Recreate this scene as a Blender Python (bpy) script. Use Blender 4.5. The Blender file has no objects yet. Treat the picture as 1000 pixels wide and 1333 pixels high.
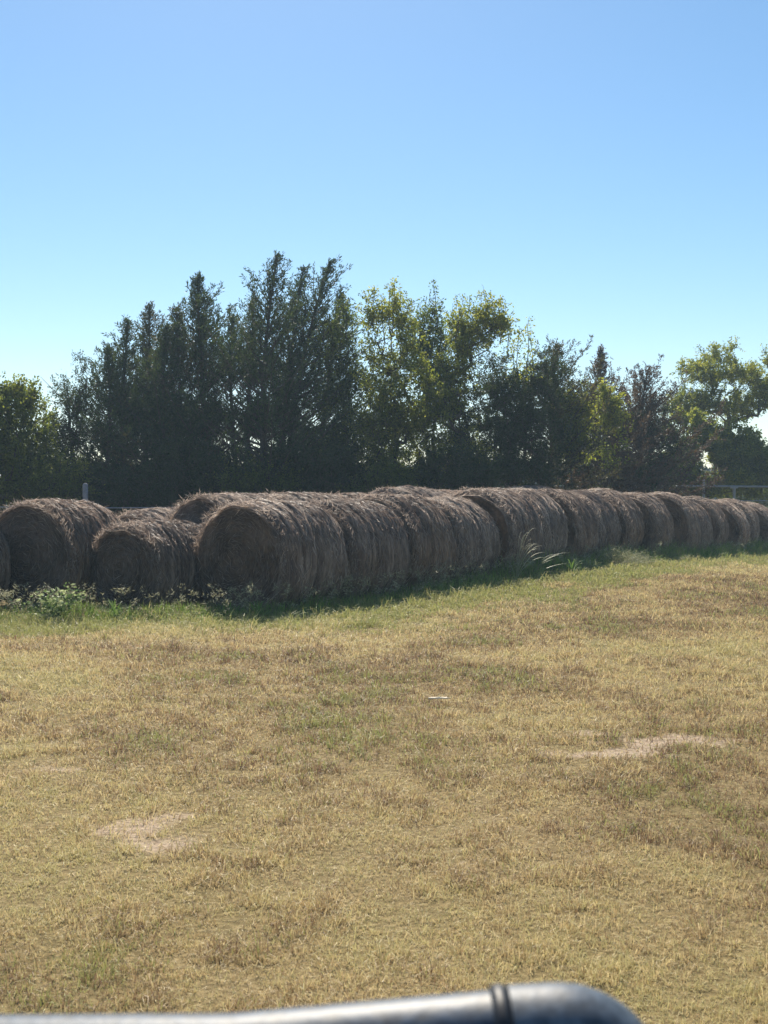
import bpy, math, random
import numpy as np
from mathutils import Vector

# ------------------------------------------------------------------ camera, sky, sun
S = bpy.context.scene
C = S.collection
R_ = math.radians
CAMZ = 1.6
cam_d = bpy.data.cameras.new('camera'); cam = bpy.data.objects.new('camera', cam_d); C.objects.link(cam)
cam_d.sensor_fit = 'HORIZONTAL'; cam_d.sensor_width = 36; cam_d.lens = 54
cam_d.clip_start = 0.05; cam_d.clip_end = 4000
cam.location = (0, 0, CAMZ); cam.rotation_euler = (R_(90 - 0.82), 0, 0)
cam_d.dof.use_dof = True; cam_d.dof.focus_distance = 17.5; cam_d.dof.aperture_fstop = 11
S.camera = cam
SUN_AZ, SUN_EL = R_(-7), R_(45)
W = bpy.data.worlds.new('World'); S.world = W; W.use_nodes = True
nt = W.node_tree; bg = nt.nodes['Background']
sky = nt.nodes.new('ShaderNodeTexSky'); sky.sky_type = 'NISHITA'; sky.sun_disc = False
sky.sun_elevation = SUN_EL; sky.sun_rotation = SUN_AZ
sky.air_density = 1.0; sky.dust_density = 0.25; sky.ozone_density = 1.5; sky.altitude = 200
hs = nt.nodes.new('ShaderNodeHueSaturation'); hs.inputs['Saturation'].default_value = 1.2; hs.inputs['Hue'].default_value = .494
nt.links.new(sky.outputs[0], hs.inputs['Color']); nt.links.new(hs.outputs[0], bg.inputs[0]); bg.inputs[1].default_value = 0.083
sd = bpy.data.lights.new('sun', 'SUN'); so = bpy.data.objects.new('sun', sd); C.objects.link(so)
sd.energy = 5.0; sd.angle = R_(0.53); sd.color = (1, 0.91, 0.77)
sv = Vector((math.sin(SUN_AZ)*math.cos(SUN_EL), math.cos(SUN_AZ)*math.cos(SUN_EL), math.sin(SUN_EL)))
so.rotation_euler = sv.to_track_quat('Z', 'Y').to_euler()
S.view_settings.view_transform = 'Standard'; S.view_settings.look = 'None'
S.view_settings.gamma = 1; S.view_settings.exposure = 0.68
S.render.engine = 'CYCLES'
S.cycles.max_bounces = 8; S.cycles.transmission_bounces = 6; S.cycles.diffuse_bounces = 3

# ------------------------------------------------------------------ helpers
rng = np.random.default_rng(7)
def hsh(ix, iy, s):
    n = (ix.astype(np.int64)*374761393 + iy.astype(np.int64)*668265263 + s*1442695041) & 0x7fffffff
    n = ((n ^ (n >> 13))*1274126177) & 0x7fffffff
    n = n ^ (n >> 16)
    return (n & 0xffff)/65535.0
def vnoise(x, y, s=0):
    x = np.asarray(x, float); y = np.asarray(y, float)
    ix = np.floor(x); iy = np.floor(y); fx = x-ix; fy = y-iy
    fx = fx*fx*(3-2*fx); fy = fy*fy*(3-2*fy)
    a = hsh(ix, iy, s); b = hsh(ix+1, iy, s); c = hsh(ix, iy+1, s); d = hsh(ix+1, iy+1, s)
    return (a*(1-fx)+b*fx)*(1-fy)+(c*(1-fx)+d*fx)*fy
def fbm(x, y, s=0, o=3):
    v = 0; a = .5; t = 0
    for k in range(o):
        v = v+a*vnoise(x*2**k, y*2**k, s+k*17); t += a; a *= .5
    return v/t
def sstep(a, b, x):
    t = np.clip((x-a)/(b-a), 0, 1); return t*t*(3-2*t)

def mesh_np(name, V, F, mat, parent=None, tint=None, smooth=False, loc=None):
    """F: list of integer arrays, each (n,3) or (n,4)."""
    V = np.asarray(V, np.float32).reshape(-1, 3)
    F = [np.asarray(f, np.int32) for f in F if len(f)]
    me = bpy.data.meshes.new(name)
    me.vertices.add(len(V)); me.vertices.foreach_set('co', V.ravel())
    nl = sum(f.size for f in F); npoly = sum(len(f) for f in F)
    me.loops.add(nl); me.polygons.add(npoly)
    me.loops.foreach_set('vertex_index', np.concatenate([f.ravel() for f in F]))
    tot = np.concatenate([np.full(len(f), f.shape[1], np.int32) for f in F])
    st = np.concatenate([[0], np.cumsum(tot)[:-1]]).astype(np.int32)
    me.polygons.foreach_set('loop_start', st)
    me.polygons.foreach_set('use_smooth', np.full(npoly, smooth, bool))
    me.update(calc_edges=True)
    if tint is not None:
        a = me.attributes.new('tint', 'FLOAT', 'POINT'); a.data.foreach_set('value', np.asarray(tint, np.float32).ravel())
    me.materials.append(mat)
    o = bpy.data.objects.new(name, me); C.objects.link(o)
    if parent: o.parent = parent
    if loc is not None: o.location = loc
    return o
def thing(name, label, cat, loc=(0, 0, 0), rz=0, group=None):
    o = bpy.data.objects.new(name, None); C.objects.link(o); o.empty_display_size = .2
    o.location = loc; o.rotation_euler = (0, 0, rz); o['label'] = label; o['category'] = cat
    if group: o['group'] = group
    return o
def kind(o, k, label=None, cat=None):
    o['kind'] = k
    if label: o['label'] = label
    if cat: o['category'] = cat

class Mesh:
    def __init__(s): s.V = []; s.F3 = []; s.F4 = []; s.T = []; s.n = 0
    def add(s, V, F, t=None):
        V = np.asarray(V, float).reshape(-1, 3); F = np.asarray(F)
        (s.F3 if F.shape[1] == 3 else s.F4).append(F+s.n)
        s.V.append(V); s.T.append(np.full(len(V), .5) if t is None else np.broadcast_to(np.asarray(t, float), (len(V),)))
        s.n += len(V)
    def build(s, name, mat, parent=None, smooth=False):
        F = []
        if s.F3: F.append(np.concatenate(s.F3))
        if s.F4: F.append(np.concatenate(s.F4))
        return mesh_np(name, np.concatenate(s.V), F, mat, parent, np.concatenate(s.T), smooth)
    def tube(s, P, rad, n=6, t=None, cap=True):
        P = np.asarray(P, float); k = len(P); rad = np.broadcast_to(np.asarray(rad, float), (k,))
        T = np.gradient(P, axis=0); T /= np.linalg.norm(T, axis=1)[:, None]+1e-9
        ref = np.array([0, 0, 1.]) if abs(T[:, 2]).mean() < .8 else np.array([1., 0, 0])
        A = np.cross(T, ref); A /= np.linalg.norm(A, axis=1)[:, None]+1e-9
        B = np.cross(T, A)
        a = np.arange(n)/n*2*math.pi
        V = P[:, None]+rad[:, None, None]*(np.cos(a)[None, :, None]*A[:, None]+np.sin(a)[None, :, None]*B[:, None])
        i = np.arange(k-1)[:, None]*n; j = np.arange(n)[None]; jn = (j+1) % n
        F = np.stack([i+j, i+jn, i+n+jn, i+n+j], -1).reshape(-1, 4)
        s.add(V, F, t)
        if cap:
            for e, q in ((0, P[0]), (k-1, P[-1])):
                ring = V[e]; fv = np.concatenate([ring, [q]])
                j = np.arange(n); s.add(fv, np.stack([j, (j+1) % n, np.full(n, n)], 1), t)
    def box(s, c, h, t=None):
        c = np.asarray(c, float); h = np.asarray(h, float)
        sg = np.array([[x, y, z] for x in (-1, 1) for y in (-1, 1) for z in (-1, 1)], float)
        s.add(c+sg*h, [[0, 1, 3, 2], [4, 6, 7, 5], [0, 4, 5, 1], [2, 3, 7, 6], [0, 2, 6, 4], [1, 5, 7, 3]], t)

def leaves(mesh, P, D, L, Wd, t, rg, fold=.0):
    """diamond leaf cards at P along unit D, length L, width Wd"""
    n = len(P)
    D = D/(np.linalg.norm(D, axis=1)[:, None]+1e-9)
    r = rg.normal(size=(n, 3)); A = np.cross(D, r); A /= np.linalg.norm(A, axis=1)[:, None]+1e-9
    L = np.broadcast_to(L, (n,))[:, None]; Wd = np.broadcast_to(Wd, (n,))[:, None]
    V = np.stack([P, P+D*L*.45+A*Wd*.5, P+D*L, P+D*L*.45-A*Wd*.5], 1)
    F = np.arange(n*4).reshape(n, 4)
    mesh.add(V, F, np.repeat(t, 4))
def blades(P, az, lean, h, w, t, bend=.5):
    """grass blades: returns V, F(tri), T"""
    n = len(P)
    d = np.stack([np.cos(az), np.sin(az), np.zeros(n)], 1)
    r = rng.uniform(0, 2*math.pi, n); side = np.stack([np.cos(r), np.sin(r), np.zeros(n)], 1)
    up = np.array([0, 0, 1.])
    m = P+up*(h*.55)[:, None]+d*(lean*h*.3)[:, None]
    tip = P+up*(h*(1-.35*np.abs(lean)))[:, None]+d*(lean*h)[:, None]
    w2 = (w*.5)[:, None]
    V = np.stack([P-side*w2, P+side*w2, m-side*w2*.8, m+side*w2*.8, tip], 1).reshape(-1, 3)
    b = np.arange(n)[:, None]*5
    F = np.concatenate([b+np.array([0, 1, 3]), b+np.array([0, 3, 2]), b+np.array([2, 3, 4])])
    return V, F, np.repeat(t, 5)

# ------------------------------------------------------------------ materials
def newmat(name):
    m = bpy.data.materials.new(name); m.use_nodes = True; m.node_tree.nodes.clear()
    return m, m.node_tree.nodes, m.node_tree.links
def ramp(N, stops):
    r = N.new('ShaderNodeValToRGB'); e = r.color_ramp.elements
    while len(e) < len(stops): e.new(.5)
    for el, (p, c) in zip(e, stops): el.position = p; el.color = (*c, 1)
    return r
def leafmat(name, stops, trans=.45, rough=.55, noise=0, spec=.25, tcol=None):
    m, N, Lk = newmat(name)
    out = N.new('ShaderNodeOutputMaterial'); at = N.new('ShaderNodeAttribute'); at.attribute_name = 'tint'
    rp = ramp(N, stops); src = at.outputs['Fac']
    if noise:
        tc = N.new('ShaderNodeTexCoord'); nz = N.new('ShaderNodeTexNoise'); nz.inputs['Scale'].default_value = noise
        Lk.new(tc.outputs['Object'], nz.inputs['Vector'])
        ad = N.new('ShaderNodeMath'); ad.operation = 'MULTIPLY_ADD'; ad.inputs[1].default_value = .5
        Lk.new(nz.outputs['Fac'], ad.inputs[0])
        sb = N.new('ShaderNodeMath'); sb.operation = 'SUBTRACT'; sb.inputs[1].default_value = .25
        Lk.new(src, sb.inputs[0]); Lk.new(sb.outputs[0], ad.inputs[2]); src = ad.outputs[0]
    Lk.new(src, rp.inputs[0])
    p = N.new('ShaderNodeBsdfPrincipled'); p.inputs['Roughness'].default_value = rough
    p.inputs['Specular IOR Level'].default_value = spec
    tr = N.new('ShaderNodeBsdfTranslucent'); mx = N.new('ShaderNodeMixShader'); mx.inputs[0].default_value = trans
    Lk.new(rp.outputs[0], p.inputs['Base Color'])
    if tcol:
        mc = N.new('ShaderNodeMix'); mc.data_type = 'RGBA'; mc.blend_type = 'MULTIPLY'; mc.inputs[0].default_value = 1
        Lk.new(rp.outputs[0], mc.inputs[6]); mc.inputs[7].default_value = (*tcol, 1)
        Lk.new(mc.outputs[2], tr.inputs[0])
    else: Lk.new(rp.outputs[0], tr.inputs[0])
    Lk.new(p.outputs[0], mx.inputs[1]); Lk.new(tr.outputs[0], mx.inputs[2]); Lk.new(mx.outputs[0], out.inputs[0])
    return m
def simple(name, col, rough=.6, metal=0, nscale=20, var=.25, bump=.2, spec=.5):
    m, N, Lk = newmat(name)
    out = N.new('ShaderNodeOutputMaterial'); p = N.new('ShaderNodeBsdfPrincipled')
    tc = N.new('ShaderNodeTexCoord'); nz = N.new('ShaderNodeTexNoise'); nz.inputs['Scale'].default_value = nscale; nz.inputs['Detail'].default_value = 6
    Lk.new(tc.outputs['Object'], nz.inputs['Vector'])
    c = np.array(col)
    rp = ramp(N, [(.3, tuple(c*(1-var))), (.7, tuple(np.minimum(c*(1+var), 1)))])
    Lk.new(nz.outputs['Fac'], rp.inputs[0]); Lk.new(rp.outputs[0], p.inputs['Base Color'])
    bp = N.new('ShaderNodeBump'); bp.inputs['Strength'].default_value = bump; bp.inputs['Distance'].default_value = .01
    Lk.new(nz.outputs['Fac'], bp.inputs['Height']); Lk.new(bp.outputs[0], p.inputs['Normal'])
    p.inputs['Roughness'].default_value = rough; p.inputs['Metallic'].default_value = metal
    p.inputs['Specular IOR Level'].default_value = spec
    Lk.new(p.outputs[0], out.inputs[0]); return m

def haymat(name, stops, stretch):
    m, N, Lk = newmat(name)
    out = N.new('ShaderNodeOutputMaterial'); p = N.new('ShaderNodeBsdfPrincipled')
    tc = N.new('ShaderNodeTexCoord'); mp = N.new('ShaderNodeMapping'); mp.inputs['Scale'].default_value = stretch
    nz = N.new('ShaderNodeTexNoise'); nz.inputs['Scale'].default_value = 1; nz.inputs['Detail'].default_value = 8; nz.inputs['Roughness'].default_value = .7
    Lk.new(tc.outputs['Object'], mp.inputs[0]); Lk.new(mp.outputs[0], nz.inputs['Vector'])
    at = N.new('ShaderNodeAttribute'); at.attribute_name = 'tint'
    ad = N.new('ShaderNodeMath'); ad.operation = 'MULTIPLY_ADD'; ad.inputs[1].default_value = .6
    Lk.new(at.outputs['Fac'], ad.inputs[0])
    n3 = N.new('ShaderNodeTexNoise'); n3.inputs['Scale'].default_value = 3.2; n3.inputs['Detail'].default_value = 4; Lk.new(tc.outputs['Object'], n3.inputs['Vector'])
    a3 = N.new('ShaderNodeMath'); a3.operation = 'MULTIPLY_ADD'; a3.inputs[1].default_value = .8; Lk.new(n3.outputs['Fac'], a3.inputs[0]); Lk.new(nz.outputs['Fac'], a3.inputs[2])
    sb = N.new('ShaderNodeMath'); sb.operation = 'SUBTRACT'; sb.inputs[1].default_value = .68
    Lk.new(a3.outputs[0], sb.inputs[0]); Lk.new(sb.outputs[0], ad.inputs[2])
    rp = ramp(N, stops); Lk.new(ad.outputs[0], rp.inputs[0])
    oi = N.new('ShaderNodeObjectInfo'); cr = ramp(N, [(0, (.86, .88, .92)), (.5, (1, .97, .92)), (1, (1.12, .93, .76))]); Lk.new(oi.outputs['Random'], cr.inputs[0])
    mu = N.new('ShaderNodeMix'); mu.data_type = 'RGBA'; mu.blend_type = 'MULTIPLY'; mu.inputs[0].default_value = 1
    Lk.new(rp.outputs[0], mu.inputs[6]); Lk.new(cr.outputs[0], mu.inputs[7]); Lk.new(mu.outputs[2], p.inputs['Base Color'])
    bp = N.new('ShaderNodeBump'); bp.inputs['Strength'].default_value = .8; bp.inputs['Distance'].default_value = .02
    Lk.new(nz.outputs['Fac'], bp.inputs['Height']); Lk.new(bp.outputs[0], p.inputs['Normal'])
    p.inputs['Roughness'].default_value = .85; p.inputs['Specular IOR Level'].default_value = .15
    Lk.new(p.outputs[0], out.inputs[0]); return m

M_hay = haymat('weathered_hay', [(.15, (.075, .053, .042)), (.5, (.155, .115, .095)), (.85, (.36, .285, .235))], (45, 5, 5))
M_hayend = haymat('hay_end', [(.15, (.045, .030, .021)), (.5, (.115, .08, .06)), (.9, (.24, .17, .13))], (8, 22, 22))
M_straw = leafmat('loose_straw', [(0, (.10, .072, .058)), (.5, (.21, .16, .13)), (1, (.66, .55, .46))], trans=.5, spec=.7, rough=.5, tcol=(1.4, 1.4, 1.4))

# ------------------------------------------------------------------ terrain
ROW = R_(36); SU, CU = math.sin(ROW), math.cos(ROW)
def df_front(x, y):
    """distance in front of the line of bales"""
    return np.maximum(14.95-y, (x+1.27)*CU-(y-15.48)*SU)
def H(x, y):
    x = np.asarray(x, float); y = np.asarray(y, float)
    h = .2*np.exp(-((x-4.3)**2/22+(y-22.5)**2/38))
    h = h+.05*(fbm(x*.13+5, y*.13, 3, 2)-.5)*sstep(2, 8, y)*(1-sstep(60, 120, y))
    h = h+.02*(fbm(x*.9, y*.9, 9, 3)-.5)
    h = h-.05*sstep(30, 40, y)*(1-sstep(60, 90, y))
    return h
def axis(lo, hi, fine_lo, fine_hi, step, grow=1.14):
    a = list(np.arange(fine_lo, fine_hi, step)); s = step; v = a[-1]
    while v < hi: s *= grow; v += s; a.append(v)
    s = step; v = a[0]; pre = []
    while v > lo: s *= grow; v -= s; pre.append(v)
    return np.array(pre[::-1]+a)
gx = axis(-1500, 1500, -9, 16, .09); gy = axis(-300, 2500, 2.5, 30, .09)
X, Y = np.meshgrid(gx, gy); Z = H(X, Y)
nx, ny = len(gx), len(gy)
i, j = np.meshgrid(np.arange(nx-1), np.arange(ny-1)); b = (j*nx+i).ravel()
F = np.stack([b, b+1, b+1+nx, b+nx], 1)
# bare patches: x, y, radius x, radius y
BARE = [(-1.17, 5.55, .21, .27), (-1.04, 5.28, .15, .10), (1.66, 7.42, .28, .24), (1.22, 7.12, .34, .12), (2.0, 7.6, .36, .15), (1.45, 7.75, .2, .08), (-1.85, 6.75, .2, .05)]
def bare(x, y):
    v = np.zeros(np.shape(x))
    nz = (fbm(x*6, y*9, 33, 3)-.5)*2.3+(vnoise(x*22, y*22, 35)-.5)*.5
    for (a, c, rx, ry) in BARE:
        d = np.sqrt(((x-a)/rx)**2+((y-c)/ry)**2)+nz
        v = np.maximum(v, 1-sstep(.6, 1.15, d))
    return v
m, N, Lk = newmat('field_soil')
out = N.new('ShaderNodeOutputMaterial'); p = N.new('ShaderNodeBsdfPrincipled'); tc = N.new('ShaderNodeTexCoord')
n1 = N.new('ShaderNodeTexNoise'); n1.inputs['Scale'].default_value = 30; n1.inputs['Detail'].default_value = 8
n2 = N.new('ShaderNodeTexNoise'); n2.inputs['Scale'].default_value = .5; n2.inputs['Detail'].default_value = 5
for q in (n1, n2): Lk.new(tc.outputs['Object'], q.inputs['Vector'])
r1 = ramp(N, [(.3, (.06, .042, .022)), (.5, (.16, .12, .06)), (.72, (.34, .26, .14))])
r2 = ramp(N, [(.35, (.20, .16, .06)), (.7, (.34, .25, .13))])
Lk.new(n1.outputs['Fac'], r1.inputs[0]); Lk.new(n2.outputs['Fac'], r2.inputs[0])
mx = N.new('ShaderNodeMix'); mx.data_type = 'RGBA'; mx.inputs[0].default_value = .4
Lk.new(r1.outputs[0], mx.inputs[6]); Lk.new(r2.outputs[0], mx.inputs[7])
at = N.new('ShaderNodeAttribute'); at.attribute_name = 'tint'
r3 = ramp(N, [(.3, (.24, .175, .12)), (.75, (.50, .395, .285))]); Lk.new(n1.outputs['Fac'], r3.inputs[0])
mx2 = N.new('ShaderNodeMix'); mx2.data_type = 'RGBA'
Lk.new(at.outputs['Fac'], mx2.inputs[0]); Lk.new(mx.outputs[2], mx2.inputs[6]); Lk.new(r3.outputs[0], mx2.inputs[7])
Lk.new(mx2.outputs[2], p.inputs['Base Color']); p.inputs['Roughness'].default_value = .95; p.inputs['Specular IOR Level'].default_value = .1
bp = N.new('ShaderNodeBump'); bp.inputs['Strength'].default_value = .7; bp.inputs['Distance'].default_value = .03
Lk.new(n1.outputs['Fac'], bp.inputs['Height']); Lk.new(bp.outputs[0], p.inputs['Normal']); Lk.new(p.outputs[0], out.inputs[0])
g = mesh_np('ground', np.stack([X, Y, Z], -1), [F], m, tint=bare(X, Y), smooth=True)
kind(g, 'structure')

# ------------------------------------------------------------------ hay bales
GROUP = 'round hay bales stored in rows'
def bale(x, y, yaw, R, L, seed, label, sink=.03, strands=4200, front=True, sag=1.0):
    """x,y: centre of the near end; axis runs along (sin yaw, cos yaw)."""
    rg = np.random.default_rng(seed)
    ux, uy = math.sin(yaw), math.cos(yaw)
    cx, cy = x+ux*L/2, y+uy*L/2
    z0 = float(H(cx, cy))
    t = thing('round_hay_bale', label, 'hay bale', (cx, cy, z0-sink), math.pi/2-yaw, GROUP)
    FL = rg.uniform(.86, .94); off_t = rg.normal(0, .09)
    NT, NA = 150, 64
    th = np.arange(NT)/NT*2*math.pi; ax = np.linspace(-L/2, L/2, NA)
    TH, AX = np.meshgrid(th, ax)
    cth, sth = np.cos(TH), np.sin(TH)
    def prof(TH, AX):
        cth, sth = np.cos(TH), np.sin(TH)
        low = (fbm(cth*1.3+seed, sth*1.3+AX*1.5, seed, 3)-.5)*.10
        w = AX*1.0+(.03*np.sin(TH*2+seed)+.05*(fbm(cth*2+7, sth*2+seed, seed+5, 2)-.5))
        rid = (np.abs(vnoise(w*13, cth*.8+seed, seed+2)-.5)*2-.5)*-.05+(vnoise(w*30, cth*1.5+sth, seed+3)-.5)*.03
        fine = (vnoise(w*60, TH*9, seed+4)-.5)*.012
        e = (L/2-np.abs(AX)); edge = -.09*np.exp(-np.clip(e, 0, None)/.05)-.035*np.exp(-e/.2)
        return R+low+rid+fine+edge, rid*8+.5
    def squash(P):
        z = P[..., 2]; f = -R*FL
        z = np.where(z < f, f+(z-f)*.25, z)
        P[..., 2] = z*(1-.01*sag); P[..., 1] *= 1+.035*sag
        P[..., 1] *= 1+.04*sag*np.exp(-((z+R*.5)/(.4*R))**2)
        P[..., 2] -= P[..., 2].min()*0
        return P
    zc = (R*FL+R*(1-FL)*.25)*(1-.01*sag)
    RR, rt = prof(TH, AX)
    P = squash(np.stack([AX, RR*sth, RR*cth], -1)); P[..., 2] += zc
    i, j = np.meshgrid(np.arange(NT), np.arange(NA-1)); b = j*NT+i; bn = j*NT+(i+1) % NT
    F = np.stack([b, bn, bn+NT, b+NT], -1).reshape(-1, 4)
    mesh_np('roll', P, [F], M_hay, t, np.clip(rt, 0, 1), True)
    for sgn in ((-1, 1)):
        NR = 34; fr = np.linspace(0, 1, NR)[::-1]
        TH2, FR = np.meshgrid(th, fr)
        k = 0 if sgn < 0 else NA-1
        rr = FR*RR[k][None]
        spi = np.sin(2*math.pi*rr/.11+TH2*sgn+4*fbm(np.cos(TH2)*rr*4, np.sin(TH2)*rr*4, seed+8, 2))
        bul = (.05*(1-FR**2)+spi*.005+(fbm(np.cos(TH2)*rr*9+3, np.sin(TH2)*rr*9, seed+9, 3)-.5)*.06)*sstep(0, .08, 1-FR)
        Q = squash(np.stack([sgn*(L/2+bul), rr*np.sin(TH2), rr*np.cos(TH2)], -1)); Q[..., 2] += zc
        i, j = np.meshgrid(np.arange(NT), np.arange(NR-1)); b = j*NT+i; bn = j*NT+(i+1) % NT
        F = np.stack([b, b+NT, bn+NT, bn], -1).reshape(-1, 4)
        if sgn > 0: F = F[:, ::-1]
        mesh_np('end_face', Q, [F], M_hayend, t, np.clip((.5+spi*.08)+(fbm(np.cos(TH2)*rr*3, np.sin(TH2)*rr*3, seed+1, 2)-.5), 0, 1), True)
    # loose strands lying round the curved side
    n = int(strands*1.35)
    a0 = rg.uniform(-2.3, 2.3, n); a0[: n//2] = rg.uniform(-1.2, 1.6, n//2)
    xs = rg.uniform(-L/2, L/2, n); k = rg.random(n) < .16
    xs[k] = np.where(rg.random(k.sum()) < .6, -L/2, L/2)+rg.normal(0, .03, k.sum())
    dl = rg.uniform(.04, .17, n)*np.where(rg.random(n) < .5, 1, -1); lift = rg.exponential(.011, n); lift = np.minimum(lift, .07)
    drift = rg.normal(0, .03, n)*np.where(rg.random(n) < .2, 2.2, 1)
    q = np.linspace(0, 1, 4)
    A = a0[:, None]+dl[:, None]*q[None]/R
    XX = xs[:, None]+drift[:, None]*q[None]
    Rr, _ = prof(A, np.clip(XX, -L/2+.02, L/2-.02))
    Rr = Rr+.004+lift[:, None]*q[None]**1.5
    Ctr = squash(np.stack([XX, Rr*np.sin(A), Rr*np.cos(A)], -1)); Ctr[..., 2] += zc
    w = rg.uniform(.0022, .0055, n)[:, None]*np.array([1, 1, .8, .25])[None]
    tw = rg.uniform(-1, 1, n)[:, None, None]
    side = np.stack([np.ones_like(A), np.sin(A)*0, np.cos(A)*0], -1)*np.sqrt(1-tw**2)+np.stack([0*A, np.sin(A), np.cos(A)], -1)*tw
    V = np.stack([Ctr-side*w[..., None], Ctr+side*w[..., None]], 2).reshape(-1, 3)
    b = (np.arange(n)[:, None]*8+np.arange(3)[None]*2).ravel()
    F = np.stack([b, b+1, b+3, b+2], 1)
    T = np.repeat(np.clip(rg.normal(.5, .17, n)+off_t+(fbm(xs*3+seed, a0*2.2, seed+6, 3)-.5)*.9, 0, 1), 8)
    ms = Mesh(); ms.add(V, F, T)
    # strands on the near end, mostly following the winding
    n = strands//3 if front else 50
    rr = R*np.sqrt(rg.random(n))*.97; aa = rg.uniform(0, 2*math.pi, n)
    py, pz = rr*np.sin(aa), rr*np.cos(aa)
    P0 = np.stack([np.full(n, -L/2-.045*(1-(rr/R)**2)-.02), py, pz], 1)
    D = np.stack([rg.normal(-.12, .15, n), np.cos(aa), -np.sin(aa)], 1)*np.where(rg.random(n) < .5, 1, -1)[:, None]+rg.normal(0, .35, (n, 3))
    D[:, 0] = -np.abs(D[:, 0])*.5
    P0 = squash(P0); P0[:, 2] += zc
    leaves(ms, P0, D, rg.uniform(.05, .2, n), .007, np.clip(rg.normal(.4, .2, n), 0, 1), rg)
    # fringe round the near rim
    n = strands//6
    aa = rg.uniform(-1.9, 1.9, n); rr = R+rg.normal(-.03, .025, n)
    P0 = np.stack([-L/2+rg.uniform(-.02, .05, n), rr*np.sin(aa), rr*np.cos(aa)], 1)
    D = np.stack([-np.abs(rg.normal(.4, .4, n)), np.cos(aa)*rg.normal(0, 1, n)+.5*np.sin(aa), -np.sin(aa)*rg.normal(0, 1, n)+.5*np.cos(aa)], 1)
    P0 = squash(P0); P0[:, 2] += zc
    leaves(ms, P0, D, rg.uniform(.04, .13, n), .006, np.clip(rg.normal(.6, .2, n), 0, 1), rg)
    ms.build('loose_hay', M_straw, t)
    return t

ends = [0, 1.53, 3.08, 4.45, 5.85, 7.2, 8.4, 9.6, 10.95, 12.33, 13.8, 15.05, 16.3, 17.6, 18.87, 20.2, 21.6]
lab1 = ['big bale with its round end facing the camera, nearest of the long front row',
        'second bale from the near end of the front row',
        'third bale from the near end of the front row, weeds at its foot',
        'fourth bale from the near end of the front row',
        'fifth bale from the near end of the front row, left of the arching grass',
        'sixth bale from the near end of the front row, behind the arching grass',
        'seventh bale from the near end of the front row',
        'eighth bale from the near end of the front row, left behind the weed mound',
        'ninth bale from the near end of the front row, right behind the weed mound',
        'tenth bale from the near end of the front row',
        'eleventh bale from the near end of the front row',
        'fifth bale from the far right end of the front row',
        'fourth bale from the far right end of the front row',
        'third bale from the far right end of the front row',
        'second bale from the far right end of the front row',
        'last bale at the far right end of the front row, cut by the picture edge']
rs = random.Random(4)
F0 = (-2.03, 15.75)
offs = [0, .05, -.03, .02, .10, .0, .06, -.04, -.12, .02, .16, .05, -.06, .10, -.05, .06]
rads = [.82, .80, .83, .79, .84, .81, .83, .80, .82, .79, .83, .77, .80, .76, .78, .75]
yaws = [0, 1, -2, -1, -3, 0, -5, -3, -9, -7, -11, -8, -12, -9, -10, -8]
for k in range(16):
    s0, s1 = ends[k], ends[k+1]; o = offs[k]; mid = (s0+s1)/2
    L = s1-s0-(.09 if k < 6 else .17)
    yw = ROW+R_(yaws[k]); mx0, my0 = F0[0]+SU*mid+CU*o, F0[1]+CU*mid-SU*o
    bale(mx0-math.sin(yw)*L/2, my0-math.cos(yw)*L/2, yw, rads[k], L, 11+k*7,
         lab1[k], strands=4600 if k < 8 else 3000, front=(k == 0 or k > 6))
# second row
C0 = (-3.62, 16.0)
bale(C0[0], C0[1], ROW-R_(3), .655, 1.36, 301, 'small low bale squeezed between the big left bale and the front row', strands=5200)
lab2 = ['large bale with its end peeking out above the small low bale',
        'bale behind the front row, right after the one peeking over the small low bale']
s = 1.55
for k in range(10):
    x, y = C0[0]+SU*s-.03, C0[1]+CU*s
    lb = lab2[0] if k == 0 else ['first', 'second', 'third', 'fourth', 'fifth', 'sixth', 'seventh', 'eighth', 'ninth'][k-1]+' back-row bale rightward from the peeking one, only its top showing'
    bale(x-.05*(k > 0), y, ROW+R_([0, 2, -2, 1, 3, 0, -2, 2, 0, 1][k]), [.83, .83, .80, .84, .82, .80, .85, .8, .82, .8][k], 1.5, 401+k*9, lb, strands=3600 if k < 3 else 2400, front=k == 0, sink=-.02 if k in (0,1,3,6) else .0)
    s += 1.58
# left bales
bale(-5.05, 16.3, R_(24), .79, 1.35, 601, 'big bale at the left with its round end in view behind the leafy weed', strands=5600)
bale(-4.15, 18.9, R_(30), .72, 1.5, 611, 'low bale in the dip between the big left bale and the peeking bale', strands=3000)
bale(-3.3, 20.6, R_(32), .72, 1.5, 617, 'farthest low bale seen in the dip behind the big left bale', strands=2500)
bale(-6.42, 15.3, R_(26), .66, 1.4, 621, 'bale cut by the left picture edge with only its right side in view', strands=4200)

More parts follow.
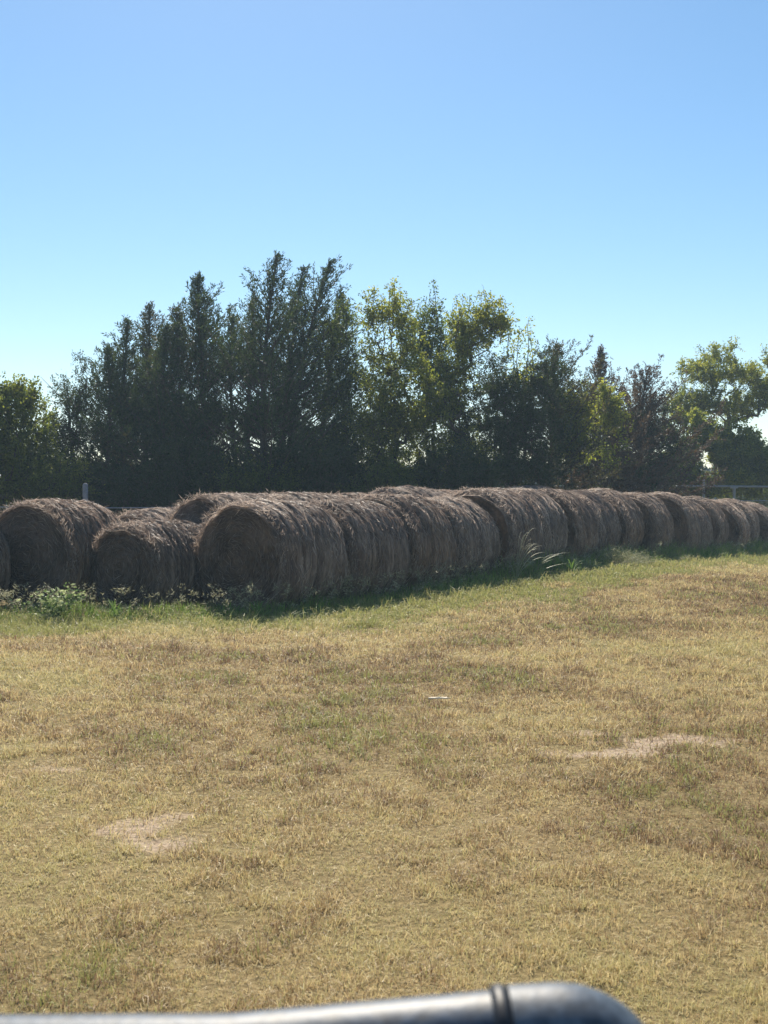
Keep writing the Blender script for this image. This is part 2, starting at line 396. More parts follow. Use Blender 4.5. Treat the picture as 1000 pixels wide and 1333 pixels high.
# ------------------------------------------------------------------ grass
def scatter(n, d0, d1, pw, half=.46):
    """sample points in a sector in front, density ~ d^-pw"""
    e = 2-pw
    u = rng.random(n); d = (d0**e+u*(d1**e-d0**e))**(1/e); a = rng.uniform(-half, half, n)
    return d*np.sin(a), d*np.cos(a), d
n = 1200000
x, y, d = scatter(n, 2.6, 34, 1.35)
lx = np.zeros(n); ly = np.zeros(n); tuft = np.zeros(n)
nt_ = 50000; nb_ = 12; tx, ty, td = scatter(nt_, 2.6, 30, 1.25)
ts = rng.uniform(.5, 1.3, nt_)*(.6+.8*fbm(tx*1.7, ty*1.7, 61, 2)); ti = np.repeat(np.arange(nt_), nb_); k = len(ti)
ox = rng.normal(0, .022, k)*ts[ti]*(td[ti]/5)**.4; oy = rng.normal(0, .022, k)*ts[ti]*(td[ti]/5)**.4
x[:k] = tx[ti]+ox; y[:k] = ty[ti]+oy; d[:k] = td[ti]; tuft[:k] = ts[ti]; lx[:k] = ox*25; ly[:k] = oy*25
tcol = np.zeros(n); tcol[:k] = rng.normal(0, .14, nt_)[ti]
f = df_front(x, y)
patch = fbm(x*1.1+3, y*.8, 21, 4); patch2 = fbm(x*.35+13, y*.5, 41, 3); small = fbm(x*6, y*6, 51, 2)
dens = .30+.9*small-.22*sstep(.62, .72, fbm(x*2.2+9, y*2.6, 77, 3))
keep = (f > -.1) & (rng.random(n) < dens) & (rng.random(n) > bare(x, y)*.8)
x, y, d, f, patch, patch2, small, lx, ly, tuft, tcol = [q[keep] for q in (x, y, d, f, patch, patch2, small, lx, ly, tuft, tcol)]
n = len(x)
green = np.clip((.5-patch)*1.4+(.5-patch2)*.9-.09+.6*np.exp(-((x+1.0)/.16)**2-((y-3.95)/.14)**2)+(tcol > .08)*.12, -.5, .5)+sstep(2.9, .9, f+(patch-.5)*1.6)*1.1
mid = fbm(x*2.6+1, y*2.2, 131, 3)-.5; mid2 = fbm(x*7, y*5, 133, 2)-.5
green = green+mid*.75+mid2*.5
gr = green+rng.normal(0, .14, n) > rng.uniform(.05, .75, n)
h = (.015+.022*rng.random(n)**1.5)*(.8+.5*sstep(4, 12, d))*(.65+.9*small)*(1+.9*sstep(2.2, .3, f))*(1+.9*tuft)*np.clip(1+mid2*1.2+mid*.4, .5, 1.7)
tint = np.where(gr, rng.uniform(.5, .9, n), np.clip(.27+tcol+rng.normal(0, .13, n)+(patch2-.5)*.9+(patch-.5)*.7-mid*.35-mid2*.35, 0, .49))
w = .0026*(d/4)**.85*rng.uniform(.7, 1.4, n)
P = np.stack([x, y, H(x, y)-.004], 1)
az = np.where(tuft > 0, np.arctan2(ly, lx), rng.uniform(0, 2*math.pi, n))
V, F, T = blades(P, az, np.where(tuft > 0, np.clip(np.hypot(lx, ly)+rng.normal(.1, .2, n), -.3, 1.3), np.where(rng.random(n) < .45, rng.uniform(1.4, 2.3, n), np.abs(rng.normal(.8, .6, n)))), h*rng.uniform(.8, 1.3, n), w, tint)
M_grass = leafmat('field_grass', [(0, (.24, .15, .09)), (.22, (.50, .37, .19)), (.42, (.76, .62, .33)), (.5, (.54, .48, .22)), (.58, (.40, .37, .14)), (.8, (.33, .35, .11)), (1, (.45, .50, .15))], trans=.42, spec=.3, rough=.5)
o = mesh_np('field_grass', V, [F], M_grass, tint=T)
kind(o, 'stuff', 'short dry straw-coloured grass with greener tufts covering the field', 'grass')

# rank green grass along the bales
n = 120000
s_ = rng.random(n)
x = rng.uniform(-8, 12.5, n); f = rng.uniform(-.25, .75, n)**1
yA = 14.95-f                                              # left part
dd = f; yB = 15.48+((x+1.27)*CU-dd)/SU
y = np.where(x < -1.55, yA, yB)
cl = fbm(x*2.3, y*2.3, 71, 3)
keep = rng.random(n) < np.clip((cl-.25)*2.4, .1, 1)*sstep(.8, .35, f)
x, y, f, cl = x[keep], y[keep], f[keep], cl[keep]; n = len(x)
h = (.05+.18*rng.random(n)**1.8)*(.5+1.1*cl)*sstep(.95, -.05, f)**.7*(1+.9*sstep(0, 3, x))+.04
P = np.stack([x, y, H(x, y)-.01], 1)
V, F, T = blades(P, rng.uniform(0, 2*math.pi, n), np.abs(rng.normal(.55, .35, n)), h, rng.uniform(.006, .012, n), np.where(rng.random(n) < .15, rng.uniform(.0, .3, n), rng.uniform(.3, 1, n)))
M_rank = leafmat('rank_grass', [(0, (.40, .31, .19)), (.3, (.22, .19, .09)), (.36, (.11, .17, .035)), (.8, (.24, .36, .06)), (1, (.42, .55, .12))], trans=.4, spec=.35, rough=.45)
o = mesh_np('tall_grass', V, [F], M_rank, tint=T); kind(o, 'stuff', 'taller green grass growing along the foot of the bales', 'grass')

# seeding weed stalks in the shade (uncountable)
ms = Mesh()
M_seed = leafmat('seed_heads', [(0, (.10, .11, .05)), (.5, (.30, .29, .17)), (1, (.55, .52, .36))], trans=.4)
rg = np.random.default_rng(99)
for k in range(1000):
    x0 = rg.uniform(-6, 12); ff = rg.uniform(-.12, .42)
    y0 = 14.95-ff if x0 < -1.5 else 15.48+((x0+1.27)*CU-ff)/SU
    if fbm(np.array([x0*.9]), np.array([2.]), 88, 2)[0] < .42 and rg.random() < .7: continue
    hh = rg.uniform(.18, .5); a = rg.uniform(0, 6.28); l = rg.uniform(.1, .5)*hh
    q = np.linspace(0, 1, 5)[:, None]
    P = np.array([x0, y0, float(H(x0, y0))])+q*np.array([0, 0, hh])+q**2*np.array([math.cos(a)*l, math.sin(a)*l, -.15*hh])
    ms.tube(P, np.linspace(.003, .0015, 5), 3, .25, False)
    m_ = rg.integers(6, 22); c = P[-1]+rg.normal(0, .022, (m_, 3))
    D = rg.normal(0, 1, (m_, 3))+np.array([math.cos(a), math.sin(a), .2])
    leaves(ms, c, D, rg.uniform(.03, .07, m_), .009, rg.uniform(.3, 1, m_), rg)
o = ms.build('seeding_weeds', M_seed); kind(o, 'stuff', 'thin weed stalks with pale seed heads in the shade of the bales', 'weeds')

# ------------------------------------------------------------------ single weeds
M_weed = leafmat('weed_leaf', [(0, (.05, .09, .03)), (.5, (.16, .24, .07)), (1, (.58, .62, .34))], trans=.45)
M_stem = simple('weed_stem', (.2, .22, .1), .7)
def leafy_weed(x0, y0, hh, rad, nst, label, cat='weed', seed=1, leaf=.06):
    rg = np.random.default_rng(seed); z0 = float(H(x0, y0))
    t = thing('leafy_weed', label, cat, (x0, y0, z0)); st = Mesh(); lf = Mesh()
    for k in range(nst):
        a = rg.uniform(0, 6.28); l = rad*math.sqrt(rg.random()); hk = hh*rg.uniform(.55, 1)*(1-.35*l/rad)
        q = np.linspace(0, 1, 8)[:, None]
        P = q*np.array([0, 0, hk])+q**1.5*np.array([math.cos(a)*l, math.sin(a)*l, 0])+rg.normal(0, .008, (8, 3))*q
        st.tube(P, np.linspace(.005, .002, 8), 4)
        for c in P[2:]:
            m_ = 9; pts = c+rg.normal(0, .035, (m_, 3)); D = rg.normal(0, 1, (m_, 3)); D[:, 2] = D[:, 2]*.4+.2
            leaves(lf, pts, D, rg.uniform(leaf*.6, leaf*1.3, m_), leaf*.5, rg.uniform(.1, 1, m_), rg)
    st.build('stem', M_stem, t); lf.build('foliage', M_weed, t); return t
leafy_weed(-4.13, 14.35, .58, .42, 13, 'pale leafy weed standing in front of the big left bale', seed=3)
leafy_weed(-5.05, 14.62, .3, .2, 8, 'small ragged weed at the left picture edge beside the cut-off bale', seed=4, leaf=.05)
# rounded mound of fine weed
def mound(x0, y0, rx, hh, n, label, seed):
    rg = np.random.default_rng(seed); z0 = float(H(x0, y0))
    t = thing('weed_mound', label, 'weed', (x0, y0, z0)); ms = Mesh()
    for k in range(n):
        a = rg.uniform(0, 6.28); l = rx*math.sqrt(rg.random()); hk = hh*rg.uniform(.6, 1.05)*math.sqrt(max(.05, 1-(l/rx)**2*.8))
        q = np.linspace(0, 1, 6)[:, None]
        P = np.array([math.cos(a)*l*.6, math.sin(a)*l*.4, 0])+q*np.array([0, 0, hk])+q**2*np.array([math.cos(a)*l*.6+.05, math.sin(a)*l*.3, -.25*hk])
        ms.tube(P, np.linspace(.0035, .0015, 6), 3, rg.uniform(.2, .9), False)
        m_ = 14; c = P[rg.integers(2, 6, m_)]+rg.normal(0, .02, (m_, 3))
        leaves(ms, c, rg.normal(0, 1, (m_, 3))+np.array([.3, 0, .5]), rg.uniform(.03, .08, m_), .007, rg.uniform(.2, 1, m_), rg)
    ms.build('stalks', leafmat('mound_stalks', [(0, (.10, .12, .05)), (.5, (.28, .29, .14)), (1, (.46, .44, .27))], trans=.4), t)
def on_row(px, ff):                       # a point ff in front of the front row at picture column px
    tt = (px-500)/1500; s_ = 0
    X0, Y0 = -1.27+CU*ff, 15.48-SU*ff
    s_ = (tt*Y0-X0)/(SU-CU*tt); return X0+SU*s_, Y0+CU*s_
mx_, my_ = on_row(793, .35); mound(mx_, my_, .85, .5, 260, 'rounded grey-green mound of fine weeds against the front row', 5)
mx_, my_ = on_row(742, .3); mound(mx_, my_, .45, .34, 90, 'low dark weed tuft left of the rounded mound', 6)
mx_, my_ = on_row(860, .25); mound(mx_, my_, .6, .34, 90, 'low weed tuft right of the rounded mound', 8)
# arching grass clump
def blade_clump(x0, y0, label, specs, mat, seed):
    rg = np.random.default_rng(seed); z0 = float(H(x0, y0))
    t = thing('grass_clump', label, 'grass clump', (x0, y0, z0)); ms = Mesh()
    for (a, out_, up_, w) in specs:
        q = np.linspace(0, 1, 12); dx, dy = math.cos(a), math.sin(a)
        hx = out_*q**1.3; hz = up_*(np.sin(q*math.pi*.62)/math.sin(math.pi*.5))
        P = np.stack([dx*hx, dy*hx, hz], 1); sd_ = np.array([-dy, dx, .3]); sd_ = sd_/np.linalg.norm(sd_)
        ww = w*np.sin(np.clip(q*1.05+.12, 0, 1)*math.pi)**.6*.5
        V = np.stack([P-sd_*ww[:, None], P+sd_*ww[:, None]], 1).reshape(-1, 3)
        b = np.arange(11)*2; ms.add(V, np.stack([b, b+1, b+3, b+2], 1), rg.uniform(.2, 1))
    ms.build('blades', mat, t)
M_arch = leafmat('arching_blade', [(0, (.08, .12, .04)), (.6, (.20, .24, .10)), (1, (.36, .36, .22))], trans=.3, rough=.5, spec=.3)
M_pale = leafmat('pale_blade', [(0, (.3, .33, .18)), (1, (.72, .70, .5))], trans=.3, rough=.6, spec=.2)
ax_, ay_ = on_row(672, .42)
rg = np.random.default_rng(17)
sp = [(rg.uniform(-.5, .5) if rg.random() < .75 else rg.uniform(2.6, 3.6), rg.uniform(.15, .6), rg.uniform(.3, .85), .014) for _ in range(22)]
sp += [(.1, .12, .85, .016), (.0, .42, .92, .014), (-.2, .55, .62, .016), (.1, .6, .5, .016), (0, .62, .42, .016)]
blade_clump(ax_, ay_, 'tall clump of arching grass blades standing against the front row', sp, M_pale, 2)
ax_, ay_ = on_row(690, .5)
sp = [(rg.uniform(-.45, .5), rg.uniform(.6, 1.1), rg.uniform(.25, .5), .006) for _ in range(9)]
blade_clump(ax_, ay_, 'pale grass stems leaning right beside the arching clump', sp, M_arch, 3)
M_gb = leafmat('green_blade', [(0, (.07, .14, .03)), (1, (.2, .32, .07))], trans=.4)
for (px, ff, nb, lb) in ((335, -1, 40, 'bright green grass clump at the foot of the end-on front bale'), (150, -1, 24, 'bright green grass clump in front of the small low bale'), (745, .7, 30, 'bright green grass tuft in the sun below the rounded weed mound')):
    if ff < 0: x0, y0 = (px-500)/1500*14.6, 14.6
    else: x0, y0 = on_row(px, ff)
    sp = [(rg.uniform(0, 6.28), rg.uniform(.1, .35), rg.uniform(.12, .3), .012) for _ in range(nb)]
    blade_clump(x0, y0, lb, sp, M_gb, px)
# pale stick in the field
t = Mesh(); t.tube([(.36, 8.78, .05), (.42, 8.78, .058), (.47, 8.79, .052), (.51, 8.80, .048)], [.004, .0065, .006, .003], 6)
t.box((.42, 8.78, .054), (.062, .018, .004)); t.box((.37, 8.79, .050), (.03, .012, .004))
o = t.build('stick', simple('bleached_wood', (.55, .48, .37), .8)); o['label'] = 'small pale bleached splinter of wood lying on the dry grass'; o['category'] = 'stick'

# ------------------------------------------------------------------ fences
M_pipe = simple('galvanised_pipe', (.25, .26, .27), .55, .3, 8, .15, .05)
M_wire = simple('fence_wire', (.45, .46, .48), .4, .7, 8, .1, .02)
t = thing('pipe_fence', 'grey pipe rail fence behind the far right end of the bales', 'fence', (0, 0, 0))
y0 = 39.
def zr(x): return float(H(x, y0))
fx = [6.6, 10.82, 15.6, 20.5]
for k, x0 in enumerate(fx):
    ms = Mesh(); tp = 2.15 if k == 1 else 1.95
    ms.tube([(x0, y0, zr(x0)-.3), (x0, y0, tp)], .045, 10); ms.build('post', M_pipe, t, True)
ms = Mesh(); ms.tube([(11.85, y0, zr(11.85)-.3), (11.85, y0, 1.88)], .05, 10); ms.box((11.85, y0, 1.87), (.12, .05, .03)); ms.build('post', M_pipe, t)
for z in (1.93, 1.45, .98, .5):
    ms = Mesh(); xs = np.linspace(6.6, 20.5, 24); ms.tube(np.stack([xs, xs*0+y0+.06, z+.015*np.sin(xs*.8)-.02+(xs < 10.8)*(xs-10.8)*.015], 1), .035 if z > 1.8 else .016, 8); ms.build('rail', M_pipe, t, True)
t = thing('wire_fence', 'low wire fence with a capped grey post behind the left bales', 'fence')
y0 = 25.
for x0 in (-13., -6.48, -2.1, 2.2):
    tp = 1.87 if x0 == -6.48 else 1.5
    ms = Mesh(); ms.tube([(x0, y0, float(H(x0, y0))-.3), (x0, y0, tp-.05), (x0, y0, tp-.02), (x0, y0, tp)], [.06, .06, .05, .02], 12)
    ms.build('post', simple('post_grey', (.2, .2, .23), .7) if x0 == -13 else bpy.data.materials['post_grey'], t, True)
for z in (1.34, .95, .55):
    ms = Mesh(); xs = np.linspace(-13, 2.2, 30); ms.tube(np.stack([xs, xs*0+y0, z+.01*np.sin(xs*1.3)], 1), .008, 4); ms.build('wire', M_wire, t)

# ------------------------------------------------------------------ trees
M_bark = simple('bark', (.10, .08, .065), .9, 0, 30, .4, .8, .1)
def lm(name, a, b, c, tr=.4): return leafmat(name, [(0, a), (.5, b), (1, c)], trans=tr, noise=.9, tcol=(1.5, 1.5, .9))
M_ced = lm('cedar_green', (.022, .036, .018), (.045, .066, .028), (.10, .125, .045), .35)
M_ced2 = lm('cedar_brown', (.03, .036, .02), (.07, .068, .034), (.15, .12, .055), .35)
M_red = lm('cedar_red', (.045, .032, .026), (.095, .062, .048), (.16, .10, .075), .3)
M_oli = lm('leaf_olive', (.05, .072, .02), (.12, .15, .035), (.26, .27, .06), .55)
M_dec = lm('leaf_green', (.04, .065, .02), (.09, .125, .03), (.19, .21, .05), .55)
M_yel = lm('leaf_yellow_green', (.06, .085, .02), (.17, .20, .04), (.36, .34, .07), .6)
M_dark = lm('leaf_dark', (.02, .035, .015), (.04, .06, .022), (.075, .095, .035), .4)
TG = 'trees in the belt behind the bales'
def X_(px, d): return (px-500)/1500*d
def Z_(py, d): return CAMZ-(py-645)/1500*d
def skeleton(st, root, targets, r0, rg, trunk=None):
    nodes = [np.array(p, float) for p in trunk]; par = [-1]+list(range(len(trunk)-1)); w = [0.]*len(trunk)
    order = np.argsort(np.linalg.norm(targets-np.array(trunk[-1])*np.array([1, 1, .6]), axis=1))
    tips = []
    for idx in order:
        tg = targets[idx]; A = np.array(nodes)
        v = tg-A; dist = np.linalg.norm(v, axis=1); pen = dist+np.clip(A[:, 2]-tg[2]+.15*np.linalg.norm(v[:, :2], axis=1), 0, None)*2.0
        k = int(np.argmin(pen)); L = dist[k]; m_ = max(1, int(L/.3)); prev = k; p0 = A[k]
        for q in range(1, m_+1):
            f_ = q/m_; pt = p0+(tg-p0)*f_+np.array([0, 0, -.10*L*math.sin(f_*math.pi)])+rg.normal(0, .015, 3)*(f_ < 1)
            nodes.append(pt); par.append(prev); w.append(0.); prev = len(nodes)-1
        tips.append((prev, tg-p0)); w[prev] = 1.
    for k in range(len(nodes)-1, 0, -1): w[par[k]] += w[k]
    w = np.array(w); tot = w.max(); rad = .6*r0*(np.maximum(w, 1)/tot)**.62; rad = np.maximum(rad, .006)
    ch = {}
    for k in range(1, len(nodes)): ch.setdefault(par[k], []).append(k)
    A = np.array(nodes); done = set()
    for k in range(1, len(nodes)):                         # chains
        if k in done: continue
        chain = [par[k], k]; done.add(k)
        while True:
            c = [q for q in ch.get(chain[-1], []) if q not in done]
            if not c: break
            nx_ = max(c, key=lambda q: w[q]); chain.append(nx_); done.add(nx_)
        rr = rad[chain]; rr[0] = min(rr[0], rr[1]*1.2)
        st.tube(A[chain], rr, 7 if rr.max() > .03 else 4, .5, False)
    return tips
def broadleaf(px, d, blobs, ntip, nleaf, mat, label, seed, leaf=.075, r0=.13, base=None, spread=.19, shoots=()):
    """blobs: (px, py, rx px, ry px, weight) crown outline given as overlapping masses at depth d"""
    rg = np.random.default_rng(seed); bx = X_(base or px, d); z0 = float(H(bx, d))
    t = thing('broadleaf_tree', label, 'tree', (bx, d, z0), 0, TG)
    ntip = int(ntip*1.4); nleaf = int(nleaf*.72)
    Wt = np.array([b[4] if len(b) > 4 else b[2]*b[3] for b in blobs], float); Wt /= Wt.sum(); T = []
    zs = []
    while len(T) < ntip:
        b = blobs[rg.choice(len(blobs), p=Wt)]; v = rg.normal(size=3); v /= np.linalg.norm(v); v *= rg.random()**(1/2.4)
        rx, rz = b[2]/1500*d, b[3]/1500*d
        T.append((X_(b[0], d)+v[0]*rx-bx, v[1]*min(rx, 1.6), Z_(b[1], d)+v[2]*rz-z0))
    T = np.array(T); T = T[T[:, 2] > .3]; nleaf = int(nleaf*1.7)
    cen = T.mean(0); topz = cen[2]
    trunk = [(0, 0, -.15)]+[(cen[0]*f_*.8+rg.normal(0, .04), rg.normal(0, .04), topz*f_) for f_ in np.linspace(.15, .95, 7)]
    st = Mesh(); tips = skeleton(st, (0, 0, 0), T, r0, rg, trunk)
    lf = Mesh()
    for tp, dr in tips:
        pass
    D = np.array([q[1] for q in tips]); D /= np.linalg.norm(D, axis=1)[:, None]+1e-9
    Pt = T[np.argsort(np.linalg.norm(T-np.array(trunk[-1])*np.array([1, 1, .6]), axis=1))]
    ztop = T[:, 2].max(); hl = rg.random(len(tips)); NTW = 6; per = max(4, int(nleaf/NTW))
    for q in range(len(tips)):
        if vnoise(np.array([(bx+Pt[q][0])*1.4+9]), np.array([Pt[q][2]*1.6]), 5)[0] < .27 and Pt[q][2] > 1.9: continue
        for w_ in range(NTW):
            dv = D[q]*.7+np.array([0, 0, .55])+rg.normal(0, .6, 3); dv /= np.linalg.norm(dv)
            l_ = spread*rg.uniform(1.0, 2.6); a = Pt[q]+rg.normal(0, spread*.35, 3)*(w_ > 0)
            m_ = int(per*rg.uniform(.4, 1.4)*(.5+hl[q])); u = rg.random(m_)**.8
            droop = np.array([0, 0, -.12*l_])
            P = a+dv*(l_*u)[:, None]+droop*(u**2)[:, None]+rg.normal(0, .028, (m_, 3))
            b = a+dv*l_+droop
            if w_ < 3: st.tube([a, a+dv*l_*.5+droop*.25, b], [.008, .005, .003], 3, .5, False)
            LD = rg.normal(0, .7, (m_, 3))+dv*.5; LD[:, 2] -= .25
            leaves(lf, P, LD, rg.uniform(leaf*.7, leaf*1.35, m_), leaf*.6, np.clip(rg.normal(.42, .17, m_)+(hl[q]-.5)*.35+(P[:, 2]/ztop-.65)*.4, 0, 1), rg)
    for (sx, sy, ln) in shoots:
        l_ = ln/1500*d; tip = np.array([X_(sx, d)-bx, rg.normal(0, .3), Z_(sy, d)-z0]); a = tip-np.array([rg.normal(0, .12)*l_, 0, l_])
        q = np.linspace(0, 1, 7)[:, None]; P = a+(tip-a)*q+rg.normal(0, .02, (7, 3)); P[-1] = tip
        st.tube(P, np.linspace(.014, .004, 7), 4, .5, False)
        m_ = int(l_*95); u = rg.random(m_); sp_ = .05+.13*(1-u)
        LP = a+(tip-a)*u[:, None]+rg.normal(0, 1, (m_, 3))*sp_[:, None]*np.array([1, 1, .6])
        leaves(lf, LP, rg.normal(0, .8, (m_, 3))+np.array([.1, 0, .2]), rg.uniform(.05, .11, m_), .042, np.clip(rg.normal(.6, .18, m_), 0, 1), rg)
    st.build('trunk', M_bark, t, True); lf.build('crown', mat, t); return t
def cedar(px, top, d, wpx, mat, label, seed, lean=0., nb=110, bare_=.08, dens=1., shape=.85, up=.34, base=None):
    rg = np.random.default_rng(seed); x0 = X_(base or px, d); z0 = float(H(x0, d)); h = Z_(top, d)-z0-.05; rmax = wpx/1500*d*1.0; nb = int(nb*1.3)
    t = thing('cedar_tree', label, 'tree', (x0, d, z0), 0, TG)
    off = X_(px, d)-x0
    def axis_(f_): return np.array([off*f_+lean*f_**3+.08*math.sin(f_*5+seed), .06*math.sin(f_*4+seed*2), h*f_])
    st = Mesh(); lf = Mesh(); q = np.linspace(0, 1, 14)
    st.tube([axis_(a)-np.array([0, 0, .15])*(a == 0) for a in q], 0.0165*h*(1-q)**.9+.006, 8, .5, False)
    PP = []; DD = []
    for k in range(nb):
        f_ = bare_+(1-bare_)*((k+rg.random())/nb)**.9
        L = rmax*((1-f_)**shape)*(.35+.85*rg.random())*(1.0 if f_ > .2 else .6+2*f_)+.07
        if rg.random() < .16: L *= 1.35
        a = k*2.4+rg.normal(0, .4); e = up+.6*f_**2+rg.normal(0, .12)
        dv = np.array([math.cos(a)*math.cos(e), math.sin(a)*math.cos(e), math.sin(e)])
        p0 = axis_(f_); qq = np.linspace(0, 1, 6)[:, None]
        P = p0+dv*L*qq+np.array([lean*.35*f_, 0, .25*L])*qq**2*.8+rg.normal(0, .02, (6, 3))*qq
        st.tube(P, np.linspace(.010*L+.006, .004, 6), 4, .5, False)
        ns = max(3, int(L/.12*dens))
        for s_ in range(ns):
            u0 = .22 if f_ < .55 else .04; u = u0+(1-u0)*(s_+rg.random())/ns; c = P[min(5, int(u*5))]+(P[min(5, int(u*5)+1)]-P[min(5, int(u*5))])*(u*5 % 1)
            if vnoise(np.array([(x0+c[0])*1.5+5]), np.array([c[2]*1.7]), 5)[0] < .30 and .24 < f_ < .62: continue
            l2 = (.18+.42*rg.random())*(1.15-.5*u)*min(1, L/.5+.4)
            l2 *= min(1, (1-f_)*2.5+.3)
            tang = P[-1]-P[0]; tang = tang/(np.linalg.norm(tang)+1e-9)
            sd_ = tang*.8+rg.normal(0, .55, 3)+np.array([.12+lean*.4*f_, 0, .3+.35*f_]); sd_ /= np.linalg.norm(sd_)
            m_ = max(6, int(23*dens*min(1, (1-f_)*3+.35))); r_ = rg.random(m_)
            PP.append(c+sd_*(l2*r_)[:, None]+rg.normal(0, .03, (m_, 3))*(1.2-r_)[:, None]*1.3); DD.append(np.repeat(sd_[None], m_, 0)+rg.normal(0, .5, (m_, 3)))
    # leader tip
    for f_ in np.linspace(.90, 1.0, 12):
        m_ = 10; c = axis_(f_); PP.append(c+rg.normal(0, .018+.2*(1-f_), (m_, 3))*np.array([1, 1, 1.5])); DD.append(rg.normal(0, .4, (m_, 3))+np.array([lean*.4, 0, 1]))
    P = np.concatenate(PP); D = np.concatenate(DD); n = len(P)
    leaves(lf, P, D, rg.uniform(.05, .12, n), .025, np.clip(rg.normal(.45, .22, n), 0, 1), rg)
    st.build('trunk', M_bark, t, True); lf.build('crown', mat, t); return t

# left
broadleaf(10, 27, [(0, 560, 62, 55), (25, 590, 45, 50), (-40, 570, 60, 70), (5, 625, 60, 40), (25, 525, 28, 22)], 260, 120, M_oli, 'yellow-green broadleaf tree at the left picture edge', 1, r0=.14)
broadleaf(95, 28.5, [(100, 540, 38, 45), (85, 600, 35, 40), (118, 500, 22, 35), (70, 575, 20, 30)], 130, 85, M_dark, 'sparse dark tree between the yellow-green left tree and the cedars', 2, leaf=.045)
cedar(163, 418, 30, 130, M_ced, 'short cedar with a slim tip at the left of the cedar group', 21)
cedar(192, 398, 31.5, 120, M_ced2, 'brown-tinged cedar right of the short slim one', 22, nb=120)
cedar(140, 455, 29, 100, M_ced, 'lowest cedar on the left slope of the group', 23)
cedar(232, 402, 30, 140, M_ced2, 'broad olive-brown cedar left of the sharp spired one', 24, nb=130)
cedar(263, 362, 29.5, 150, M_ced, 'dark dense cedar with a sharp single spire', 25, nb=150, dens=1.1)
cedar(305, 412, 31, 120, M_ced, 'lower cedar between the sharp spire and the tallest pair', 26)
cedar(345, 333, 29, 170, M_ced, 'tallest cedar, left of the wind-bent pair', 27, nb=140, lean=.25, dens=.9)
cedar(388, 340, 30, 170, M_ced, 'tall cedar with feathery tips bent to the right', 28, nb=140, lean=.75, dens=.85, base=375)
cedar(418, 385, 32, 110, M_dark, 'slender dark cedar right of the wind-bent one', 29, nb=90, lean=.5)
cedar(216, 425, 29, 90, M_ced, 'small cedar in the notch left of the broad olive-brown one', 33)
cedar(326, 392, 31.5, 100, M_ced2, 'narrow cedar tip just left of the tallest cedar', 34)
cedar(368, 350, 31, 120, M_ced, 'cedar wedged between the tallest and the wind-bent one', 35, lean=.5)
# middle broadleaf
broadleaf(445, 30, [(440, 460, 28, 55), (450, 530, 38, 55), (430, 590, 40, 45), (448, 420, 12, 25), (470, 590, 35, 45)], 190, 90, M_dec, 'thin green tree just right of the cedars', 3, leaf=.06, shoots=[(441, 388, 60), (450, 398, 50), (428, 402, 50), (462, 412, 50)])
broadleaf(515, 29, [(487, 415, 12, 28, 250), (514, 412, 20, 28, 500), (510, 450, 36, 35), (520, 500, 50, 45), (500, 560, 48, 45), (545, 545, 42, 50), (520, 610, 50, 30)], 330, 85, M_yel, 'tallest yellow-green tree in the middle of the belt', 4, r0=.16, leaf=.065, shoots=[(487, 372, 60), (478, 395, 50), (496, 390, 60), (514, 366, 70), (522, 378, 60), (508, 376, 50), (536, 385, 60), (505, 400, 60), (530, 400, 60)])
broadleaf(560, 31, [(563, 395, 7, 25, 200), (560, 440, 22, 35), (565, 490, 35, 45), (575, 560, 35, 50)], 170, 80, M_dec, 'green tree with a lone thin top shoot right of the tallest one', 5, leaf=.065, shoots=[(564, 366, 70), (556, 385, 60), (575, 392, 50), (548, 395, 50), (583, 405, 50)])
broadleaf(610, 29.5, [(635, 418, 22, 20), (615, 445, 24, 26), (648, 425, 14, 24), (595, 480, 26, 40), (585, 540, 26, 50), (600, 430, 16, 24, 300), (640, 402, 18, 14, 250), (605, 605, 30, 35)], 210, 80, M_yel, 'tree leaning right with a fan of thin upper branches', 6, base=585, leaf=.065, shoots=[(628, 378, 60), (640, 386, 55), (612, 384, 60), (600, 392, 60), (652, 398, 50), (662, 415, 50), (687, 415, 80), (676, 425, 70), (668, 440, 60), (692, 432, 60), (594, 402, 60)])
# right part
broadleaf(660, 30, [(660, 500, 48, 42), (640, 560, 55, 60), (690, 560, 50, 65), (705, 490, 28, 32), (665, 620, 70, 35), (730, 480, 8, 18, 80)], 430, 130, M_dark, 'big dense dark round tree right of the leaning one', 7, leaf=.05, r0=.18, spread=.15)
cedar(712, 452, 31.5, 110, M_ced2, 'brownish cedar rising behind the dense dark tree', 30, shape=.6, lean=.3)
cedar(785, 455, 35, 140, M_red, 'reddish cedar with a bare thin spire', 31, shape=1.15, nb=120)
cedar(832, 482, 36, 120, M_red, 'reddish-brown cedar with a blunt leaning top', 32, shape=.7, lean=.3)
broadleaf(800, 36.5, [(760, 540, 40, 40), (800, 560, 50, 50), (840, 560, 45, 50), (860, 590, 45, 45), (800, 620, 80, 30), (760, 600, 40, 40)], 380, 130, M_dark, 'dark leafy mass below the reddish cedars', 8, leaf=.05, spread=.15)
broadleaf(745, 31.5, [(738, 545, 20, 30), (752, 530, 14, 20), (745, 580, 22, 30), (728, 520, 7, 15, 60)], 85, 70, M_yel, 'bright young tree in front of the reddish cedars, nearest the dense dark tree', 9, r0=.05)
broadleaf(795, 33, [(795, 545, 18, 28), (788, 520, 12, 15), (800, 590, 20, 25)], 60, 60, M_yel, 'smaller bright sapling in front of the blunt reddish cedar', 10, r0=.04)
